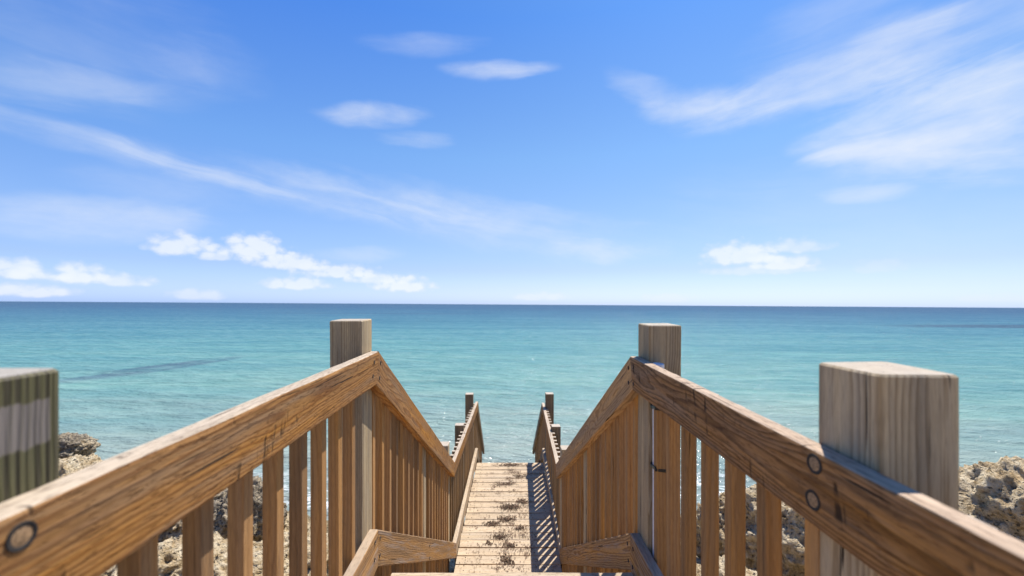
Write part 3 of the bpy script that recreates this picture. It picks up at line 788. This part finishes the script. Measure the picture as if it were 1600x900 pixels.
    col = t.mix(t.smooth(wm, .36, .64, 0.0, 1.0), t.mix(1.0, col, (.68, .81, .89), 'MULTIPLY'), t.mix(1.0, col, (1.20, 1.13, 1.07), 'MULTIPLY'))  # broader light and dark wave streaks, also painted into the colour
    # broken foam by the rocks
    fo = t.voro(t.comb(t.math('MULTIPLY', x, 3.2), t.math('MULTIPLY', y, 5.0), 0.0), 1.0, 'DISTANCE_TO_EDGE')['Distance']
    fm = t.noise(t.comb(t.math('MULTIPLY', x, .9), t.math('MULTIPLY', y, 1.6), 2.0), 1.0, 4.0, .6)
    near = t.smooth(t.math('ADD', y, t.math('MULTIPLY', st2, 3.0)), 11.5, 15.0, 1.0, 0.0)
    foam = t.math('MULTIPLY', t.math('MULTIPLY', t.smooth(fo, .02, .16, 1.0, 0.0), t.smooth(fm, .44, .56)), near)
    col = t.mix(t.math('MULTIPLY', foam, .9), col, (0.75, 0.78, 0.78))
    # body of the water scatters light; the broken surface mirrors a limited share of the sky
    df = t.add('ShaderNodeBsdfDiffuse'); t.l.new(col, df.inputs['Color']); t.l.new(nb, df.inputs['Normal'])
    gl = t.add('ShaderNodeBsdfGlossy'); gl.inputs['Roughness'].default_value = 0.085; t.l.new(nb, gl.inputs['Normal'])
    fr = t.add('ShaderNodeFresnel'); fr.inputs['IOR'].default_value = 1.33; t.l.new(nb, fr.inputs['Normal'])
    fac = t.math('MINIMUM', t.math('ADD', t.math('MULTIPLY', fr.outputs[0], .30), .012), .17)
    ms = t.add('ShaderNodeMixShader'); t.l.new(fac, ms.inputs[0]); t.l.new(df.outputs[0], ms.inputs[1]); t.l.new(gl.outputs[0], ms.inputs[2])
    t.n.remove(b); t.l.new(ms.outputs[0], t.n['Material Output'].inputs['Surface'])
    return m
me = bpy.data.meshes.new('water')
ext_ = [(-40000, 4), (40000, 4), (40000, 60000), (-40000, 60000)]
me.from_pydata([(x, y, 0) for x, y in ext_], [], [(0, 1, 2, 3)])
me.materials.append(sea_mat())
o = bpy.data.objects.new('water', me); COL.objects.link(o); o['kind'] = 'structure'

# ------------------------------------------------------------------ sky, sun
SUN = Vector((1.0, 1.5, 3.3)).normalized()
el = math.asin(SUN.z); az = math.atan2(SUN.x, SUN.y)
wd = bpy.data.worlds.new('World'); S.world = wd; wd.use_nodes = True
t = NT(wd.node_tree); bg = t.n['Background']
sky = t.add('ShaderNodeTexSky', sky_type='NISHITA'); sky.sun_disc = False
sky.sun_elevation = el; sky.sun_rotation = az; sky.air_density = 1.0; sky.dust_density = 0.6; sky.ozone_density = 2.2
dirv = t.add('ShaderNodeTexCoord').outputs['Generated']
dx, dy, dz = t.xyz(dirv)
azm = t.math('ARCTAN2', dx, dy)
hor = t.math('SQRT', t.math('ADD', t.math('MULTIPLY', dx, dx), t.math('MULTIPLY', dy, dy)))
te = t.math('DIVIDE', dz, t.math('MAXIMUM', hor, 0.02))
def ang(x, y):                              # photo pixel -> (azimuth, tan elevation)
    u = (x - 783) / F_PX; v = (476 + (x - 783) * .0063 - y) / F_PX
    return math.atan(u), v / math.sqrt(1 + u * u)
warp = t.add('ShaderNodeTexNoise'); t.l.new(t.comb(t.math('MULTIPLY', azm, 2.2), t.math('MULTIPLY', te, 4.0), 0.0), warp.inputs['Vector'])
warp.inputs['Scale'].default_value = 1.6; warp.inputs['Detail'].default_value = 4
wr, wg, _ = t.xyz(warp.outputs['Color'])
def field(th, stretch, seed, fs=1.0):
    """one fibrous cirrus field, its strands drawn out along the angle th"""
    c, s_ = math.cos(th), math.sin(th)
    A = t.math('ADD', azm, t.math('MULTIPLY', t.math('SUBTRACT', wr, .5), .10)); E = t.math('ADD', te, t.math('MULTIPLY', t.math('SUBTRACT', wg, .5), .07))
    p = t.math('ADD', t.math('MULTIPLY', A, c), t.math('MULTIPLY', E, s_)); q = t.math('ADD', t.math('MULTIPLY', A, -s_), t.math('MULTIPLY', E, c))
    return t.noise(t.comb(t.math('MULTIPLY', p, 34.0 * fs / stretch), t.math('MULTIPLY', q, 34.0 * fs), seed), 1.0, 8.0, .55, .7)
FA = field(-.20, 7.0, 1.0, .62); FB = field(.10, 5.0, 4.0, .55)
PATCH = t.noise(t.comb(t.math('MULTIPLY', azm, 5.0), t.math('MULTIPLY', te, 9.0), 3.0), 1.0, 5.0, .6)
AW = t.math('ADD', azm, t.math('MULTIPLY', t.math('SUBTRACT', wr, .5), .10)); EW = t.math('ADD', te, t.math('MULTIPLY', t.math('SUBTRACT', wg, .5), .055))
def blob(x0, y0, x1, y1, half, soft=1.0, k=1.0, wq=.10, stretch=9.0, seed=0.0, thr=(.35, .72), fs=1.0):
    """a wisp whose spine runs between two directions, broken up by the fibrous field"""
    a0, e0 = ang(x0, y0); a1, e1 = ang(x1, y1)
    ca, ce = (a0 + a1) / 2, (e0 + e1) / 2
    L = math.hypot(a1 - a0, e1 - e0) / 2; th = math.atan2(e1 - e0, a1 - a0); c, s_ = math.cos(th), math.sin(th)
    A = t.math('SUBTRACT', AW, ca); E = t.math('SUBTRACT', EW, ce)
    p = t.math('ADD', t.math('MULTIPLY', A, c / L), t.math('MULTIPLY', E, s_ / L))
    hh = half / F_PX
    q = t.math('ADD', t.math('MULTIPLY', A, -s_ / hh), t.math('MULTIPLY', E, c / hh))
    e = t.math('ADD', t.math('MULTIPLY', p, p), t.math('MULTIPLY', q, q))
    n = FB if th > .02 or 'B' == seed else FA
    val = t.math('ADD', t.math('MULTIPLY', t.math('SUBTRACT', n, .5), 1.25), t.math('MULTIPLY', t.math('SUBTRACT', PATCH, .5), 1.3))
    val = t.math('ADD', val, t.math('SUBTRACT', 1.0, t.math('MULTIPLY', e, .62 / soft)))
    m_ = t.math('MULTIPLY', t.smooth(val, .15, 1.80), t.smooth(e, .7, 1.9, 1.0, 0.0))
    return t.math('MULTIPLY', m_, k)
PN = t.noise(t.comb(t.math('MULTIPLY', azm, 26.0), t.math('MULTIPLY', te, 34.0), 0.0), 1.0, 6.0, .58)
PV = t.voro(t.comb(t.math('MULTIPLY', azm, 46.0), t.math('MULTIPLY', te, 58.0), 0.0), 1.0)['Distance']
PF = t.noise(t.comb(t.math('MULTIPLY', azm, 90.0), t.math('MULTIPLY', te, 110.0), 0.0), 1.0, 5.0, .6)
PD = t.math('ADD', t.math('MULTIPLY', t.math('SUBTRACT', PN, .5), 2.0), t.math('ADD', t.math('MULTIPLY', t.math('SUBTRACT', PV, .45), .9), t.math('MULTIPLY', t.math('SUBTRACT', PF, .5), .55)))
def puff(x, y, hw, hh, k=1.0, seed=0.0, flat=.45):
    """a fair-weather cumulus: billowed top, flat base"""
    a, e = ang(x, y)
    A = t.math('DIVIDE', t.math('SUBTRACT', azm, a), hw / F_PX * math.cos(a) ** 2)
    E = t.math('DIVIDE', t.math('SUBTRACT', te, e), hh / F_PX * math.cos(a))
    E = t.math('MAXIMUM', E, t.math('MULTIPLY', E, -1.0 / flat))
    d = t.math('ADD', t.math('MULTIPLY', A, A), t.math('MULTIPLY', E, E))
    return t.math('MULTIPLY', t.smooth(t.math('ADD', d, PD), .15, 1.35, 1.0, 0.0), k)
cir = [
    blob(-260, 92, 440, 300, 20, 1.1, .66),
    blob(180, 222, 760, 345, 34, 1, .50),
    blob(430, 270, 1010, 380, 50, 1, .52),
    blob(-160, 312, 330, 352, 24, 1, .72),
    blob(-160, 90, 230, 138, 26, 1, .34),
    blob(-160, 20, 330, 40, 90, 1.2, .20),
    blob(200, 60, 420, 110, 40, 1.2, .16),
    blob(690, 102, 860, 106, 15, 1, .85, seed='B'),
    blob(500, 172, 668, 172, 22, 1, .80, seed='B'),
    blob(590, 206, 715, 222, 16, 1, .55),
    blob(560, 52, 760, 66, 20, 1, .30),
    blob(1000, 160, 1240, 165, 34, 1, .80, seed='B'),
    blob(1120, 165, 1430, 105, 42, 1, .70, seed='B'),
    blob(940, 110, 1110, 160, 24, 1, .40),
    blob(1320, 120, 1540, 20, 60, 1.1, .66, seed='B'),
    blob(1180, 60, 1500, 60, 90, 1.3, .26, seed='B'),
    blob(1460, 40, 1780, -10, 80, 1.2, .45, seed='B'),
    blob(1260, 215, 1780, 130, 66, 1, .92, seed='B'),
    blob(1230, 222, 1420, 222, 26, 1, .55, seed='B'),
    blob(1320, 242, 1760, 250, 34, 1, .95),
    blob(1420, 170, 1780, 120, 66, 1, .60, seed='B'),
    blob(1300, 306, 1440, 303, 12, 1, .55, seed='B'),
    blob(850, 384, 1040, 400, 18, 1, .75),
    blob(1020, 320, 1760, 350, 70, 1, .18),
    blob(480, 395, 640, 400, 12, 1, .40),
    blob(100, 280, 420, 310, 26, 1, .25),
]
cum = [puff(285, 390, 62, 27, .9, 1.), puff(330, 402, 45, 12, .7), puff(395, 392, 58, 30, .95, 2.), puff(450, 414, 66, 20, .9, 3.), puff(530, 428, 75, 17, .85, 4.), puff(590, 438, 55, 14, .75), puff(465, 447, 60, 15, .8, 5.),
       puff(630, 449, 50, 19, .85, 6.), puff(20, 424, 60, 26, .85, 7.), puff(60, 432, 60, 16, .75), puff(118, 434, 55, 26, .9, 8.), puff(195, 442, 55, 15, .75, 9.), puff(45, 458, 85, 16, .8, 10.),
       puff(1160, 403, 72, 28, .85, 11.), puff(1235, 389, 60, 18, .6, 12.), puff(1220, 414, 60, 18, .75), puff(1190, 424, 90, 14, .55, 13.), puff(310, 464, 55, 13, .6, 14.), puff(845, 466, 50, 10, .55, 15.),
       puff(1045, 468, 60, 10, .45, 16.), puff(1375, 420, 45, 16, .30, 17.), puff(1560, 468, 80, 10, .35, 18.)]
def union(ms):
    acc = None
    for m_ in ms:
        inv = t.math('SUBTRACT', 1.0, m_)
        acc = inv if acc is None else t.math('MULTIPLY', acc, inv)
    return t.math('SUBTRACT', 1.0, acc)
ci = union(cir); cu = union(cum)
tint = t.ramp(t.math('MULTIPLY', te, 1.0), [(0.0, (.90, 1.20, 2.15)), (0.02, (.89, 1.08, 1.68)), (0.04, (.86, .98, 1.37)), (0.08, (.82, .88, 1.16)), (0.17, (.86, .95, 1.14)), (0.35, (.76, 1.02, 1.24)), (0.70, (.42, .83, 1.36)), (1.0, (.40, .80, 1.3))])
base = t.mix(1.0, t.mix(1.0, sky.outputs[0], t.mix(t.smooth(azm, -.9, .2, 1.0, 0.0), (1, 1, 1), (1.0, 1.07, 1.20)), 'MULTIPLY'), tint, 'MULTIPLY')
CLOUD = (7.2, 7.5, 8.0)
c1 = t.mix(t.math('MULTIPLY', ci, .9), base, CLOUD)
c2 = t.mix(t.math('MULTIPLY', cu, .68), c1, t.mix(t.smooth(t.math('ADD', cu, t.math('MULTIPLY', PN, .5)), .5, 1.3), (7.0, 7.3, 8.1), (8.7, 8.65, 8.7)))
t.l.new(c2, bg.inputs['Color']); bg.inputs['Strength'].default_value = 0.081

sl = bpy.data.lights.new('sun', 'SUN'); sl.energy = 5.0; sl.angle = R(0.53); sl.color = (1.0, 0.955, 0.88)
so = bpy.data.objects.new('sun', sl); COL.objects.link(so)
so.rotation_euler = (-SUN).to_track_quat('-Z', 'Y').to_euler(); so.location = (6, 9, 20)

# ------------------------------------------------------------------ camera
cd = bpy.data.cameras.new('camera'); cam = bpy.data.objects.new('camera', cd); COL.objects.link(cam)
cd.sensor_width = 36.0; cd.sensor_fit = 'HORIZONTAL'; cd.lens = 36.0 * F_PX / 1600
cd.shift_x = (800 - CX) / 1600; cd.shift_y = -(450 - CY) / 1600
cd.clip_start = 0.02; cd.clip_end = 100000
cam.matrix_world = Matrix.Translation(EYE) @ ROT @ Matrix.Rotation(R(90), 4, 'X')
cd.dof.use_dof = True; cd.dof.focus_distance = 2.6; cd.dof.aperture_fstop = 2.4
S.camera = cam

S.view_settings.view_transform = 'Standard'; S.view_settings.look = 'None'
S.view_settings.exposure = 0.60; S.view_settings.gamma = 1.0; S.view_settings.use_curve_mapping = False
S.cycles.use_denoising = True
S.cycles.max_bounces = 6
S.render.film_transparent = False
